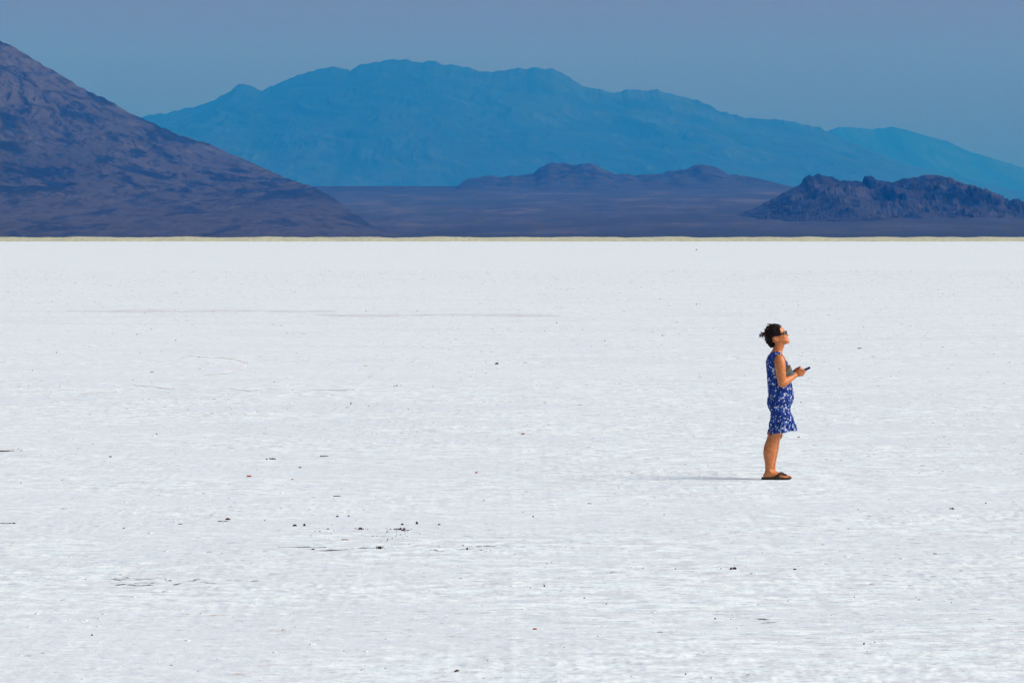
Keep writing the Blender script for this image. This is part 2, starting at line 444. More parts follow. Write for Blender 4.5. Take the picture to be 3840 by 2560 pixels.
def tube(P, Rr, n=14, sub=5, flat=None, up=None):
    """closed round-ended tube through points P with radii Rr; flat=(k_u, k_v) squashes the section, up orients it"""
    pr = catmull([list(p) + [r] for p, r in zip(P, Rr)], sub)
    pts, rad = pr[:, :3], np.clip(pr[:, 3], 1e-4, None)
    tan = np.gradient(pts, axis=0); tan /= np.linalg.norm(tan, axis=1)[:, None]
    u = np.array(up if up is not None else (0.0, 1.0, 0.02), float)
    rings = []
    ku, kv = flat or (1, 1)
    ang = np.linspace(0, 2 * math.pi, n, endpoint=False)
    def ring(c, tg, r):
        nonlocal u
        u = u - tg * np.dot(u, tg); u /= np.linalg.norm(u)
        w = np.cross(tg, u)
        return c + r * (ku * np.cos(ang)[:, None] * u + kv * np.sin(ang)[:, None] * w)
    for a in (80, 55, 28):
        rings.append(ring(pts[0] - tan[0] * rad[0] * min(ku, kv) * math.sin(R(a)), tan[0], rad[0] * math.cos(R(a))))
    for c, tg, r in zip(pts, tan, rad): rings.append(ring(c, tg, r))
    for a in (28, 55, 80):
        rings.append(ring(pts[-1] + tan[-1] * rad[-1] * min(ku, kv) * math.sin(R(a)), tan[-1], rad[-1] * math.cos(R(a))))
    return loft(rings)

def ellipsoid(c, r, rot=None, n=20, m=12):
    rings = []
    for i in range(m):
        a = -math.pi / 2 + math.pi * (i + 0.5) / m
        ang = np.linspace(0, 2 * math.pi, n, endpoint=False)
        rings.append(np.stack([np.cos(ang) * math.cos(a) * r[0], np.sin(ang) * math.cos(a) * r[1], np.full(n, math.sin(a) * r[2])], 1))
    M = np.array(rot) if rot is not None else np.eye(3)
    rings = [q @ M.T + np.array(c) for q in rings]
    return loft(rings)

def zrings(spec, y0=0.0, n=40, steps=4, e=2.0):
    """spec rows: z, x_back, x_front, half_width"""
    S = catmull(spec, steps)
    ang = np.linspace(0, 2 * math.pi, n, endpoint=False)
    ca, sa = np.cos(ang), np.sin(ang)
    cx = np.sign(ca) * np.abs(ca) ** (2 / e); sy = np.sign(sa) * np.abs(sa) ** (2 / e)
    return [np.stack([(b + f) / 2 + (f - b) / 2 * cx, y0 + hw * sy, np.full(n, z)], 1) for z, b, f, hw in S]

def merge(parts):
    V, F = [], []
    for v, f in parts:
        k = len(V); V += [tuple(p) for p in v]; F += [tuple(i + k for i in q) for q in f]
    return V, F

def remeshed(name, parts, voxel, mat, parent, smooth=6, factor=0.5):
    V, F = merge(parts)
    o = mesh_obj(name, V, F, mat)
    m = o.modifiers.new('r', 'REMESH'); m.mode = 'VOXEL'; m.voxel_size = voxel; m.use_smooth_shade = True
    s = o.modifiers.new('s', 'SMOOTH'); s.iterations = smooth; s.factor = factor
    dg = bpy.context.evaluated_depsgraph_get(); dg.update()
    me = bpy.data.meshes.new_from_object(o.evaluated_get(dg))
    o.modifiers.clear()
    old = o.data; o.data = me; bpy.data.meshes.remove(old); me.name = name
    if not me.materials: me.materials.append(mat)
    me.polygons.foreach_set('use_smooth', [True] * len(me.polygons))
    o.parent = parent
    return o

# materials of the person
t = NT('skin')
v = t.coord('Object')
n1 = t.noise(v, 35, 4, 0.6)
cs = t.mix(t.ramp(n1, [(0.35, 0), (0.65, 1)]), (0.42, 0.130, 0.032), (0.60, 0.225, 0.064))
n2 = t.noise(v, 9, 4, 0.6)
cs = t.mix(t.ramp(n2, [(0.5, 0), (0.7, 0.5)]), cs, (0.50, 0.15, 0.06))
lip = t.attr('lip')
cs = t.mix(t.sep(lip)[0], cs, (0.42, 0.12, 0.09))
t.set('Base Color', cs); t.set('Roughness', 0.42); t.set('Specular IOR Level', 0.5)
t.set('Subsurface Weight', 0.05); t.set('Subsurface Radius', (0.01, 0.004, 0.002)); t.set('Subsurface Scale', 0.5)
M_SKIN = t.mat

t = NT('floral_cloth')
v = t.coord('Object')
wob = t.n.new('ShaderNodeTexNoise'); wob.inputs['Scale'].default_value = 60; t.l.new(v, wob.inputs['Vector'])
vw = t.n.new('ShaderNodeMix'); vw.data_type = 'VECTOR'; vw.inputs[0].default_value = 0.012
t.l.new(v, vw.inputs[4]); t.l.new(wob.outputs['Color'], vw.inputs[5]); vw = vw.outputs[1]
def voro(scale, feat, vec=None):
    q = t.n.new('ShaderNodeTexVoronoi'); q.feature = feat; q.inputs['Scale'].default_value = scale
    t.l.new(vec or vw, q.inputs['Vector']); return q
e = voro(56, 'DISTANCE_TO_EDGE'); f1 = voro(56, 'F1')
rnd = t.sep(f1.outputs['Color'])
navy = t.mix(t.ramp(rnd[0], [(0.3, 0), (0.7, 1)]), (0.004, 0.006, 0.065), (0.010, 0.018, 0.18))
azure = t.mix(t.noise(v, 38, 3, 0.6), (0.010, 0.04, 0.34), (0.09, 0.30, 0.78))
brk = t.ramp(t.noise(v, 70, 3, 0.7), [(0.40, 0), (0.56, 1)])
c = t.mix(t.math('MULTIPLY', brk, t.ramp(e.outputs['Distance'], [(0.03, 1), (0.12, 0)])), navy, azure)
c = t.mix(t.ramp(rnd[1], [(0.86, 0), (0.88, 1)]), c, t.mix(t.noise(v, 160, 3, 0.7), (0.20, 0.27, 0.45), (0.66, 0.70, 0.80)))
f2 = voro(38, 'F1', t.coord('Object', loc=(0.3, 0.1, 0.2)))
r2 = t.sep(f2.outputs['Color'])
wht = t.math('MULTIPLY', t.ramp(f2.outputs['Distance'], [(0.20, 1), (0.28, 0)]), t.ramp(r2[0], [(0.57, 0), (0.60, 1)]))
c = t.mix(wht, c, t.mix(t.ramp(r2[1], [(0.4, 0), (0.6, 1)]), (0.20, 0.42, 0.72), (0.74, 0.78, 0.84)))
t.set('Base Color', c); t.set('Roughness', 0.9); t.set('Specular IOR Level', 0.08)
M_DRESS = t.mat
M_TRIM = plain('dark_piping', (0.02, 0.008, 0.03), 0.8)
M_HAIR = plain('brown_hair', (0.010, 0.0045, 0.003), 0.65, 0.12, bump=0.004, vary=0.5, scale=90)
M_WISP = plain('brown_hair_wisp', (0.050, 0.018, 0.008), 0.5, 0.35, vary=0.4)
M_FRAME = plain('black_plastic', (0.008, 0.008, 0.009), 0.25, 0.5)
t = NT('dark_lens'); t.set('Base Color', (0.004, 0.014, 0.024, 1)); t.set('Roughness', 0.12); t.set('Specular IOR Level', 0.3); M_LENS = t.mat
M_SOLE = plain('sole_rubber', (0.030, 0.022, 0.014), 0.8, 0.2, vary=0.35)
M_FOOTBED = plain('footbed', (0.055, 0.052, 0.040), 0.85, 0.2)
M_STRAP = plain('strap_leather', (0.030, 0.014, 0.009), 0.7, 0.3)
M_PHONE = plain('phone_case', (0.010, 0.010, 0.014), 0.4, 0.4)
t = NT('phone_glass'); t.set('Base Color', (0.004, 0.006, 0.014, 1)); t.set('Roughness', 0.08); t.set('Specular IOR Level', 0.5); M_SCREEN = t.mat

person = bpy.data.objects.new('person', None)
col.objects.link(person)
px, py = PERSON_XY
HEAD_ROT = -math.atan2(px, py)
person.location = (px, py, float(relief(np.array(px), np.array(py))))
person.rotation_euler = (0, 0, HEAD_ROT)
tag(person, 'woman in blue floral dress and flip-flops looking up while holding a phone', 'person')

ORG = np.array((0.047, 0.0, 1.475)); TILT = R(20)
fv = np.array((math.cos(TILT), 0, math.sin(TILT))); uv = np.array((-math.sin(TILT), 0, math.cos(TILT)))
HM = np.stack([fv, np.array((0, 1.0, 0)), uv], 1)
def hd(f, y, u): return ORG + fv * f + np.array((0, y, 0)) + uv * u

parts = []
# head
hs = [(-.080, .060, .108, .022), (-.072, .030, .119, .036), (-.058, .0, .121, .047), (-.04, -.035, .1175, .057), (-.02, -.055, .112, .064), (0, -.075, .110, .068),
      (.027, -.088, .110, .071), (.051, -.092, .113, .073), (.08, -.09, .107, .072), (.10, -.083, .096, .067), (.12, -.068, .079, .056), (.138, -.042, .056, .038), (.148, -.01, .030, .018)]
rr = zrings(hs, 0, 40, 3, 2.15)
parts.append(loft([q @ HM.T + ORG for q in rr]))
# nose, lips, brow, cheeks, chin
parts.append(tube([hd(.106, 0, .036), hd(.116, 0, .022), hd(.125, 0, .006)], [.008, .009, .011]))
parts.append(ellipsoid(hd(.122, 0, .0), (.0115, .011, .009), HM))
for s in (-1, 1): parts.append(ellipsoid(hd(.112, s * .012, -.002), (.010, .008, .008), HM))
parts.append(ellipsoid(hd(.112, 0, -.024), (.0115, .021, .006), HM))
parts.append(ellipsoid(hd(.110, 0, -.036), (.0115, .019, .007), HM))
parts.append(ellipsoid(hd(.106, 0, -.068), (.018, .020, .014), HM))
parts.append(ellipsoid(hd(.100, 0, .052), (.015, .052, .012), HM))
for s in (-1, 1): parts.append(ellipsoid(hd(.078, s * .040, -.002), (.024, .020, .020), HM))
for s in (-1, 1):      # eyelids behind the sunglasses
    parts.append(ellipsoid(hd(.092, s * .031, .030), (.014, .016, .012), HM))
# ears: rim, lobe and bowl
for s in (-1, 1):
    P = [hd(-.001, s * .073, -.014), hd(-.014, s * .081, .002), hd(-.017, s * .085, .022), hd(-.004, s * .084, .034), hd(.010, s * .079, .026), hd(.012, s * .074, .010)]
    parts.append(tube(P, [.006, .0055, .0055, .0055, .005, .0045], 10, 5))
    parts.append(ellipsoid(hd(-.002, s * .074, .008), (.013, .006, .022), HM))
    parts.append(ellipsoid(hd(.002, s * .075, -.018), (.008, .005, .008), HM))
# neck
parts.append(loft(zrings([(1.30, -.03, .115, .075), (1.335, -.018, .106, .063), (1.36, .000, .112, .057), (1.40, .012, .126, .054), (1.44, .012, .130, .054), (1.475, .005, .125, .055)], 0, 32, 3)))
# torso
TORSO = [(.70, -.012, .185, .175), (.74, -.022, .188, .19), (.77, -.036, .192, .195), (.81, -.047, .203, .197), (.85, -.043, .214, .196), (.89, -.032, .219, .190), (.965, -.038, .208, .172), (1.045, -.045, .189, .156),
         (1.10, -.049, .177, .152), (1.15, -.053, .171, .153), (1.20, -.057, .163, .155), (1.25, -.058, .140, .153), (1.285, -.050, .124, .145), (1.31, -.036, .113, .130), (1.33, -.022, .106, .105), (1.348, -.010, .103, .076)]
parts.append(loft(zrings([(z, b + .008 * (z < 1.3), f - .008 * (z < 1.3), w - .008) for z, b, f, w in TORSO], 0, 48, 3, 2.25)))
# legs
LEG = [(.82, .0, .165, .088), (.72, .0, .160, .086), (.65, .010, .156, .080), (.56, .004, .142, .069), (.525, -.010, .128, .062), (.500, -.034, .119, .059), (.464, -.046, .101, .056), (.4275, -.055, .085, .052), (.373, -.076, .073, .053),
       (.31, -.090, .066, .053), (.251, -.0885, .054, .047), (.19, -.076, .041, .039), (.135, -.071, .034, .033), (.0987, -.072, .036, .033), (.065, -.078, .055, .034), (.04, -.080, .07, .034)]
for s, dx in ((-1, -.010), (1, .014)):
    parts.append(loft(zrings([(z, b + dx + .008, f + dx - .010, w) for z, b, f, w in LEG], s * .088, 28, 3)))
    parts.append(ellipsoid((.062 + dx, s * .088, .462), (.036, .042, .045)))
    # foot along x: x, top, half width, centre offset
    rings = []
    ang = np.linspace(0, 2 * math.pi, 24, endpoint=False)
    for x, top, hw in [(-.084, .050, .018), (-.074, .066, .028), (-.045, .085, .033), (0, .09, .035), (.04, .082, .038), (.07, .066, .042), (.105, .050, .046), (.135, .040, .047), (.150, .034, .045), (.160, .029, .036)]:
        zc = (top + .020) / 2; hz = (top - .020) / 2
        rings.append(np.stack([np.full(24, x + dx), s * .088 + hw * np.cos(ang), zc + hz * np.sin(ang)], 1))
    parts.append(loft(rings))
    toes = [(.034, .176, .0105), (.014, .178, .008), (-.004, .172, .0075), (-.020, .164, .007), (-.034, .153, .0065)]
    for yo, xe, r in toes:
        parts.append(tube([(.125 + dx, s * (.088 - yo * .9), .034), (xe - .018 + dx, s * (.088 - yo), .032), (xe + dx, s * (.088 - yo), .027)], [r * 1.1, r * 1.05, r], 10, 4))
    for side in (-1, 1): parts.append(ellipsoid((-.012 + dx, s * .088 + side * .033, .088), (.014, .009, .015)))
# right arm (towards the camera)
parts.append(tube([(.070, -.135, 1.270), (.079, -.163, 1.262), (.084, -.178, 1.215), (.090, -.186, 1.15), (.098, -.188, 1.08), (.104, -.188, 1.02)], [.045, .056, .059, .0555, .050, .044], 24, 5))
parts.append(tube([(.102, -.188, 1.015), (.125, -.178, 1.022), (.165, -.148, 1.050), (.21, -.108, 1.076), (.248, -.076, 1.100)], [.042, .043, .039, .030, .0235], 20, 5))
# right hand: palm, index along the phone, the others curled under it, thumb on top
pd = np.array((.86, .10, .48)); pd /= np.linalg.norm(pd)
pw_ = np.array((-.46, .12, .88)); pw_ = pw_ - pd * pw_.dot(pd); pw_ /= np.linalg.norm(pw_)
parts.append(tube([(.246, -.077, 1.099), (.262, -.074, 1.108), (.282, -.071, 1.119), (.303, -.068, 1.131)], [.021, .029, .036, .034], 20, 5, flat=(1.0, .48), up=pw_))
F_R = [
    ([(.300, -.068, 1.155), (.328, -.074, 1.149), (.350, -.066, 1.143), (.363, -.050, 1.143)], [.0105, .0098, .0088, .0076]),
    ([(.310, -.070, 1.138), (.333, -.068, 1.126), (.341, -.048, 1.121), (.328, -.030, 1.124)], [.0108, .010, .009, .0078]),
    ([(.306, -.068, 1.120), (.324, -.065, 1.107), (.328, -.046, 1.104), (.314, -.030, 1.108)], [.0102, .0095, .0085, .0075]),
    ([(.298, -.067, 1.106), (.311, -.063, 1.095), (.313, -.048, 1.093), (.301, -.035, 1.098)], [.009, .0082, .0075, .0068]),
    ([(.262, -.068, 1.124), (.282, -.066, 1.150), (.300, -.056, 1.166), (.318, -.044, 1.172)], [.0145, .0125, .0105, .0082])]
for P, r in F_R: parts.append(tube(P, r, 12, 5))
# left arm and hand reaching to the screen
parts.append(tube([(.070, .135, 1.270), (.079, .163, 1.262), (.086, .180, 1.21), (.094, .190, 1.14), (.102, .192, 1.08), (.110, .190, 1.03)], [.045, .056, .058, .053, .047, .042], 20, 5))
parts.append(tube([(.108, .190, 1.028), (.13, .175, 1.035), (.165, .135, 1.066), (.195, .100, 1.097), (.216, .078, 1.124)], [.040, .041, .036, .028, .0225], 18, 5))
ld = np.array((.70, -.38, .60)); ld /= np.linalg.norm(ld)
lw = np.array((.35, .85, .1)); lw = lw - ld * lw.dot(ld); lw /= np.linalg.norm(lw)
parts.append(tube([(.216, .078, 1.124), (.230, .069, 1.136), (.246, .058, 1.150), (.260, .049, 1.162)], [.021, .028, .035, .033], 18, 5, flat=(1.0, .46), up=lw))
for k, (P, r) in enumerate([
    ([(.2535, .028, 1.161), (.274, .016, 1.176), (.288, .006, 1.184), (.300, -.003, 1.189)], [.0098, .009, .0082, .0072]),
    ([(.262, .042, 1.164), (.283, .030, 1.173), (.292, .018, 1.168), (.290, .008, 1.157)], [.010, .0092, .0084, .0074]),
    ([(.264, .058, 1.163), (.284, .047, 1.169), (.291, .034, 1.161), (.286, .026, 1.151)], [.0095, .0088, .008, .0072]),
    ([(.262, .073, 1.158), (.277, .064, 1.162), (.283, .053, 1.155), (.278, .046, 1.146)], [.0085, .0078, .0072, .0065]),
    ([(.228, .046, 1.134), (.247, .026, 1.141), (.266, .012, 1.148), (.282, .004, 1.156)], [.0135, .0115, .0098, .0078])]):
    parts.append(tube(P, r, 12, 5))
body = remeshed('body', parts, .0042, M_SKIN, person, smooth=5)
# lips: a colour of their own
me = body.data
co = np.empty(len(me.vertices) * 3, np.float32); me.vertices.foreach_get('co', co); co = co.reshape(-1, 3)
rel = co - ORG; ff = rel @ fv; uu = rel @ uv
lipm = np.exp(-(((uu + .030) / .010) ** 4 + (co[:, 1] / .024) ** 4)) * (ff > .095)
ca = me.color_attributes.new('lip', 'FLOAT_COLOR', 'POINT')
ca.data.foreach_set('color', np.stack([lipm, lipm, lipm, lipm * 0 + 1], 1).astype(np.float32).ravel())

# dress: a shell over the torso, cut at neck and armholes
DR = [(.500, -.036, .256, .212), (.535, -.033, .250, .212), (.58, -.026, .239, .210), (.62, -.021, .226, .208), (.647, -.0185, .219, .207), (.672, -.015, .209, .206), (.69, -.012, .201, .205), (.708, -.012, .195, .205), (.74, -.026, .1965, .204), (.77, -.040, .202, .204),
      (.81, -.051, .212, .205), (.85, -.047, .222, .204), (.89, -.036, .228, .198), (.965, -.042, .216, .181), (1.045, -.049, .196, .165), (1.10, -.053, .184, .160), (1.15, -.057, .178, .161), (1.20, -.061, .170, .163), (1.25, -.063, .148, .161), (1.285, -.056, .131, .153), (1.31, -.042, .120, .138), (1.33, -.028, .112, .114), (1.348, -.016, .108, .085)]
rings = zrings(DR, 0, 220, 10, 2.25)
ang = np.linspace(0, 2 * math.pi, 220, endpoint=False)
newr = []
for q in rings:
    z = q[0, 2]
    sk = np.clip((.78 - z) / .26, 0, 1)
    c = q.mean(0)
    d = q - c; L = np.linalg.norm(d[:, :2], axis=1)[:, None]; d = d / L
    fold = .008 * sk * np.sin(ang * 9 + 1.3 * np.sin(ang * 2) + z * 6) + .004 * sk * np.sin(ang * 17 + 2)
    wr = .0050 * perlin(np.cos(ang) * 3 + z * 7, np.sin(ang) * 3 + z * 16, 5) * 2 + .0035 * perlin(np.cos(ang) * 7, np.sin(ang) * 7 + z * 34, 9)
    q = q + d * (fold + wr)[:, None]
    q[:, 2] += sk ** 2 * (.018 * np.cos(ang) - .014 * np.exp(-((np.cos(ang) + .72) / .22) ** 2) * (np.sin(ang) < 0) + .004 * np.sin(ang * 5))
    newr.append(q)
V, F = loft(newr, close=False)
VA = np.array(V)
def cut(p):
    x, y, z = p
    ay = abs(y)
    if ay > .098 and ((x - .078) / .060) ** 2 + ((z - 1.232) / .086) ** 2 < 1: return True
    if x < .05: return z > 1.238 + .115 * min(1.4, (ay / .088)) ** 4
    return z > 1.225 + .118 * min(1.4, (ay / .088)) ** 4
F = [f for f in F if not cut(VA[list(f)].mean(0))]
used = sorted({i for f in F for i in f}); mp = {a: k for k, a in enumerate(used)}
dress = mesh_obj('dress', [V[i] for i in used], [tuple(mp[i] for i in f) for f in F], M_DRESS, person)
# edge piping follows the cut border
edge_count = {}
for f in F:
    for a, b in zip(f, f[1:] + f[:1]): edge_count.setdefault((min(a, b), max(a, b)), []).append(1)
border = [k for k, vv in edge_count.items() if len(vv) == 1 and VA[k[0]][2] > .9]
nb = {}
for a, b in border: nb.setdefault(a, []).append(b); nb.setdefault(b, []).append(a)
seen = set(); pip = []
for a in nb:
    if a in seen: continue
    loop = [a]; seen.add(a)
    while True:
        nx = [b for b in nb[loop[-1]] if b not in seen]
        if not nx: break
        loop.append(nx[0]); seen.add(nx[0])
    if len(loop) < 12: continue
    P = VA[loop]
    for _ in range(12): P = .5 * P + .25 * np.roll(P, 1, 0) + .25 * np.roll(P, -1, 0)
    P = P[::3]
    P = np.concatenate([P, P[:1]])
    pip.append(tube(P.tolist(), [.0038] * len(P), 6, 1))
V, F2 = merge(pip)
mesh_obj('piping', V, F2, M_TRIM, dress)
so = dress.modifiers.new('thick', 'SOLIDIFY'); so.thickness = .003; so.offset = 0

# hair
hp = [ellipsoid((.014, 0, 1.552), (.094, .084, .086), Matrix.Rotation(R(-28), 3, 'Y')),
      ellipsoid((.038, 0, 1.588), (.072, .070, .049), Matrix.Rotation(R(22), 3, 'Y')),
      ellipsoid((.058, 0, 1.592), (.052, .060, .032), Matrix.Rotation(R(20), 3, 'Y')),
      ellipsoid((.052, 0, 1.560), (.036, .0835, .050), Matrix.Rotation(R(-15), 3, 'Y')),
      ellipsoid((-.020, 0, 1.510), (.050, .078, .060)),
      ellipsoid((-.016, 0, 1.480), (.048, .068, .056)),
      ellipsoid((-.038, .004, 1.462), (.024, .036, .026)), ellipsoid((-.010, 0, 1.440), (.036, .048, .032)),
      ellipsoid((.004, 0, 1.414), (.030, .038, .024)), ellipsoid((.020, 0, 1.428), (.018, .050, .034)),
      ellipsoid((-.052, 0, 1.530), (.020, .03, .024))]
for cx, cy, cz, r in [(-.060, .01, 1.470, .016), (-.050, -.02, 1.445, .017), (-.030, -.025, 1.420, .017), (-.010, -.03, 1.400, .015), (-.066, -.01, 1.548, .016), (-.060, .015, 1.575, .014), (-.045, -.02, 1.605, .015)]:
    hp.append(ellipsoid((cx, cy, cz), (r, r * 1.3, r)))
for s_ in (-1, 1):
    hp.append(ellipsoid((.044, s_ * .056, 1.528), (.044, .028, .030), Matrix.Rotation(R(-14), 3, 'Y')))
    hp.append(ellipsoid((.074, s_ * .058, 1.560), (.018, .020, .048), Matrix.Rotation(R(-18), 3, 'Y')))
hair = remeshed('hair', hp, .004, M_HAIR, person, smooth=6)
me = hair.data
co = np.empty(len(me.vertices) * 3, np.float32); me.vertices.foreach_get('co', co); co = co.reshape(-1, 3)
no = np.empty(len(me.vertices) * 3, np.float32); me.vertices.foreach_get('normal', no); no = no.reshape(-1, 3)
th = np.arctan2(co[:, 2] - 1.53, co[:, 0] + .05)
dd = .0045 * perlin(th * 9, co[:, 1] * 70, 3) + .0026 * perlin(th * 6, co[:, 1] * 170, 4)
co = co + no * dd[:, None]
me.vertices.foreach_set('co', co.astype(np.float32).ravel()); me.update()
c2p = lambda cx, cy: (-.323 + cx * .000573, 1.7331 - cy * .000573)
wisps = []
for _ in range(46):      # loose ends all round the back of the head
    a = rng.uniform(R(95), R(262)); y0 = rng.uniform(-.055, .055); rr_ = .088 + rng.uniform(-.004, .004)
    cx, cz = .012, 1.535
    k0 = math.sqrt(max(.1, 1 - (y0 / .085) ** 2))
    P = []
    for k in range(4):
        aa = a + k * rng.uniform(.10, .20); q = rr_ * k0 + k * k * rng.uniform(.0, .0036)
        P.append((cx + q * math.cos(aa), y0 + k * rng.uniform(-.004, .004), cz + q * 1.12 * math.sin(aa)))
    wisps.append(tube(P, [.0042, .0038, .0030, .0014], 6, 3))
for pts, r in [([(470, 335), (430, 330), (390, 335), (345, 350)], 7.5), ([(470, 350), (420, 345), (370, 325), (360, 302)], 5), ([(465, 340), (400, 360), (350, 375), (322, 372)], 6), ([(460, 350), (410, 370), (375, 395), (318, 412)], 5.5),
               ([(460, 345), (410, 380), (392, 410), (400, 445)], 4.5), ([(470, 340), (450, 310), (470, 270), (455, 243)], 5), ([(480, 330), (465, 300), (490, 265), (530, 232)], 3.2), ([(350, 350), (335, 370), (350, 395), (385, 385)], 4),
               ([(460, 360), (430, 365), (400, 350), (372, 372)], 8), ([(470, 470), (455, 430), (452, 395), (470, 370)], 4.5)]:
    y0 = rng.uniform(-.02, .02)
    P = [(c2p(*q)[0], y0 + rng.uniform(-.012, .012) * k, c2p(*q)[1]) for k, q in enumerate(pts)]
    rs = [r * .000573 * f for f in (2.4, 2.2, 1.7, 1.0)]
    wisps.append(tube(P, rs, 8, 5))
for pts in [[(500, 245), (560, 195), (620, 167), (690, 178), (730, 205)], [(480, 280), (540, 205), (600, 175), (660, 172), (700, 190)], [(520, 220), (590, 180), (650, 165), (720, 190), (745, 215)], [(530, 230), (580, 186), (640, 172), (700, 178), (740, 205)]]:
    y0 = rng.uniform(-.03, .02)
    wisps.append(tube([(c2p(*q)[0], y0, c2p(*q)[1]) for q in pts], [.0016] * 5, 6, 5))
V, F = merge(wisps)
mesh_obj('ponytail', V, F, M_WISP, hair)

# sunglasses: wrap frame, two lenses, two temples
sg = bpy.data.objects.new('sunglasses', None); col.objects.link(sg); sg.parent = person
def lens_strip(a0, a1, u0, u1, off, thick):
    vo, fo = [], []
    n, m = 14, 6
    for side in (0, 1):
        for j in range(m + 1):
            for i in range(n + 1):
                a = a0 + (a1 - a0) * i / n; u = u0 + (u1 - u0) * j / m
                k = 1 - .35 * abs(2 * i / n - 1) ** 3
                u = (u0 + u1) / 2 + (u - (u0 + u1) / 2) * k
                rx, ry = .099 + off + side * thick, .075 + off + side * thick
                vo.append(hd(.022 + rx * math.cos(a), ry * math.sin(a), u))
    N = (n + 1) * (m + 1)
    for j in range(m):
        for i in range(n):
            a = j * (n + 1) + i
            fo.append((a, a + n + 1, a + n + 2, a + 1)); fo.append((N + a, N + a + 1, N + a + n + 2, N + a + n + 1))
    rim = [i for i in range(n + 1)] + [(j) * (n + 1) + n for j in range(1, m + 1)] + [m * (n + 1) + i for i in range(n - 1, -1, -1)] + [j * (n + 1) for j in range(m - 1, 0, -1)]
    for a, b in zip(rim, rim[1:] + rim[:1]): fo.append((a, b, b + N, a + N))
    return vo, fo
for s in (-1, 1):
    V, F = lens_strip(s * .10, s * .90, .020, .047, .004, .0025)
    mesh_obj('lens', V, F, M_LENS, sg)
fr = []
for uy in (.0115, .0505):
    pass
top = [hd(.022 + .1045 * math.cos(a), .0805 * math.sin(a), .047 + .004 * math.cos(2 * a)) for a in np.linspace(-1.0, 1.0, 21)]
fr.append(tube(top, [.0026] * 21, 8, 1))
for s in (-1, 1):
    fr.append(tube([hd(.022 + .1045 * math.cos(.95), s * .0805 * math.sin(.95), .034), hd(.05, s * .0785, .032), hd(.022, s * .0785, .031), hd(-.005, s * .080, .030)], [.0075, .0055, .0045, .003], 8, 4, flat=(.35, 1), up=(0, 1, 0)))
    fr.append(tube([hd(.022 + .1045 * math.cos(.10), s * .0805 * math.sin(.10), .045), hd(.126, s * .006, .034), hd(.120, s * .011, .020)], [.003] * 3, 8, 4))
V, F = merge(fr)
mesh_obj('frame', V, F, M_FRAME, sg)

# flip-flops
def foot_outline(n=44):
    out = []
    for k in range(n):
        a = 2 * math.pi * k / n
        x = .043 + .1565 * math.cos(a)
        q = (x + .1135) / .313
        w = .034 + .016 * math.sin(max(0, q - .25) / .75 * math.pi * .75) if q > .25 else .034
        out.append((x, w * np.sign(math.sin(a)) * abs(math.sin(a)) ** .6))
    return out
for s, dx in ((-1, -.001), (1, .009)):
    sd = bpy.data.objects.new('sandal', None); col.objects.link(sd); sd.parent = person
    ol = foot_outline()
    def layer(z0, z1, k):
        rings = []
        for f, (kk) in ((0, .965), (.25, 1), (.75, 1), (1, .97)):
            ring = []
            for x, y in ol:
                lift = .004 * max(0, (x - .12) / .08) ** 2 + .003 * max(0, (-.05 - x) / .06) ** 2
                ring.append((.043 + (x - .043) * k * kk + dx, s * .088 + y * k * kk, z0 + (z1 - z0) * f + lift))
            rings.append(np.array(ring))
        return loft(rings)
    V, F = layer(.0005, .0135, 1.0); mesh_obj('sole', V, F, M_SOLE, sd)
    V, F = layer(.0135, .0235, .985); mesh_obj('footbed', V, F, M_FOOTBED, sd)
    post = (.148 + dx, s * .066, .030)
    for side in (-1, 1):
        yb = s * .088 + side * .049
        P = [(.040 + dx, yb, .018), (.058 + dx, yb - side * .003, .042), (.088 + dx, yb - side * .018, .0605), (.118 + dx, (yb + post[1]) / 2 - side * .004, .054), (post[0] - .004, post[1] + side * .002, .044)]
        V, F = tube(P, [.017, .017, .0155, .011, .007], 12, 5, flat=(1.0, .24), up=(1, 0, -.2))
        mesh_obj('strap', V, F, M_STRAP, sd)
    V, F = tube([(post[0] - .004, post[1], .046), (post[0] + .002, post[1], .036), (post[0] + .003, post[1], .022)], [.006, .004, .004], 8, 4)
    mesh_obj('toe_post', V, F, M_STRAP, sd)

# phone
def rounded_box(lx, ly, lz, r, seg=5):
    rings = []
    prof = []
    for cx, cy, a0 in ((lx / 2 - r, ly / 2 - r, 0), (-lx / 2 + r, ly / 2 - r, 90), (-lx / 2 + r, -ly / 2 + r, 180), (lx / 2 - r, -ly / 2 + r, 270)):
        for k in range(seg + 1):
            a = R(a0 + 90 * k / seg); prof.append((cx, cy, math.cos(a), math.sin(a)))
    b = min(lz * .35, r)
    for z, ins in ((-lz / 2, b), (-lz / 2 + b * .3, b * .3), (-lz / 2 + b, 0), (lz / 2 - b, 0), (lz / 2 - b * .3, b * .3), (lz / 2, b)):
        rings.append(np.array([(cx + (r - ins) * c, cy + (r - ins) * s_, z) for cx, cy, c, s_ in prof]))
    return loft(rings)
def place(o, loc, M3):
    W = Matrix.Translation(person.location) @ Matrix.Rotation(HEAD_ROT, 4, 'Z')
    o.matrix_world = W @ Matrix.Translation(loc) @ M3.to_4x4()
ph = bpy.data.objects.new('phone', None); col.objects.link(ph)
V, F = rounded_box(.142, .070, .0095, .010); mesh_obj('case', V, F, M_PHONE, ph)
V, F = rounded_box(.134, .063, .0012, .008); s_o = mesh_obj('screen', V, F, M_SCREEN, ph); s_o.location = (0, 0, .0051)
V, F = rounded_box(.016, .016, .0016, .005); s_o = mesh_obj('camera_bump', V, F, M_PHONE, ph); s_o.location = (.052, .018, -.0052)
place(ph, (.336, -.034, 1.152), (Matrix.Rotation(R(-24), 3, 'Y') @ Matrix.Rotation(R(13), 3, 'X')))
tag(ph, 'black phone held in the hand of the woman in the floral dress', 'phone')

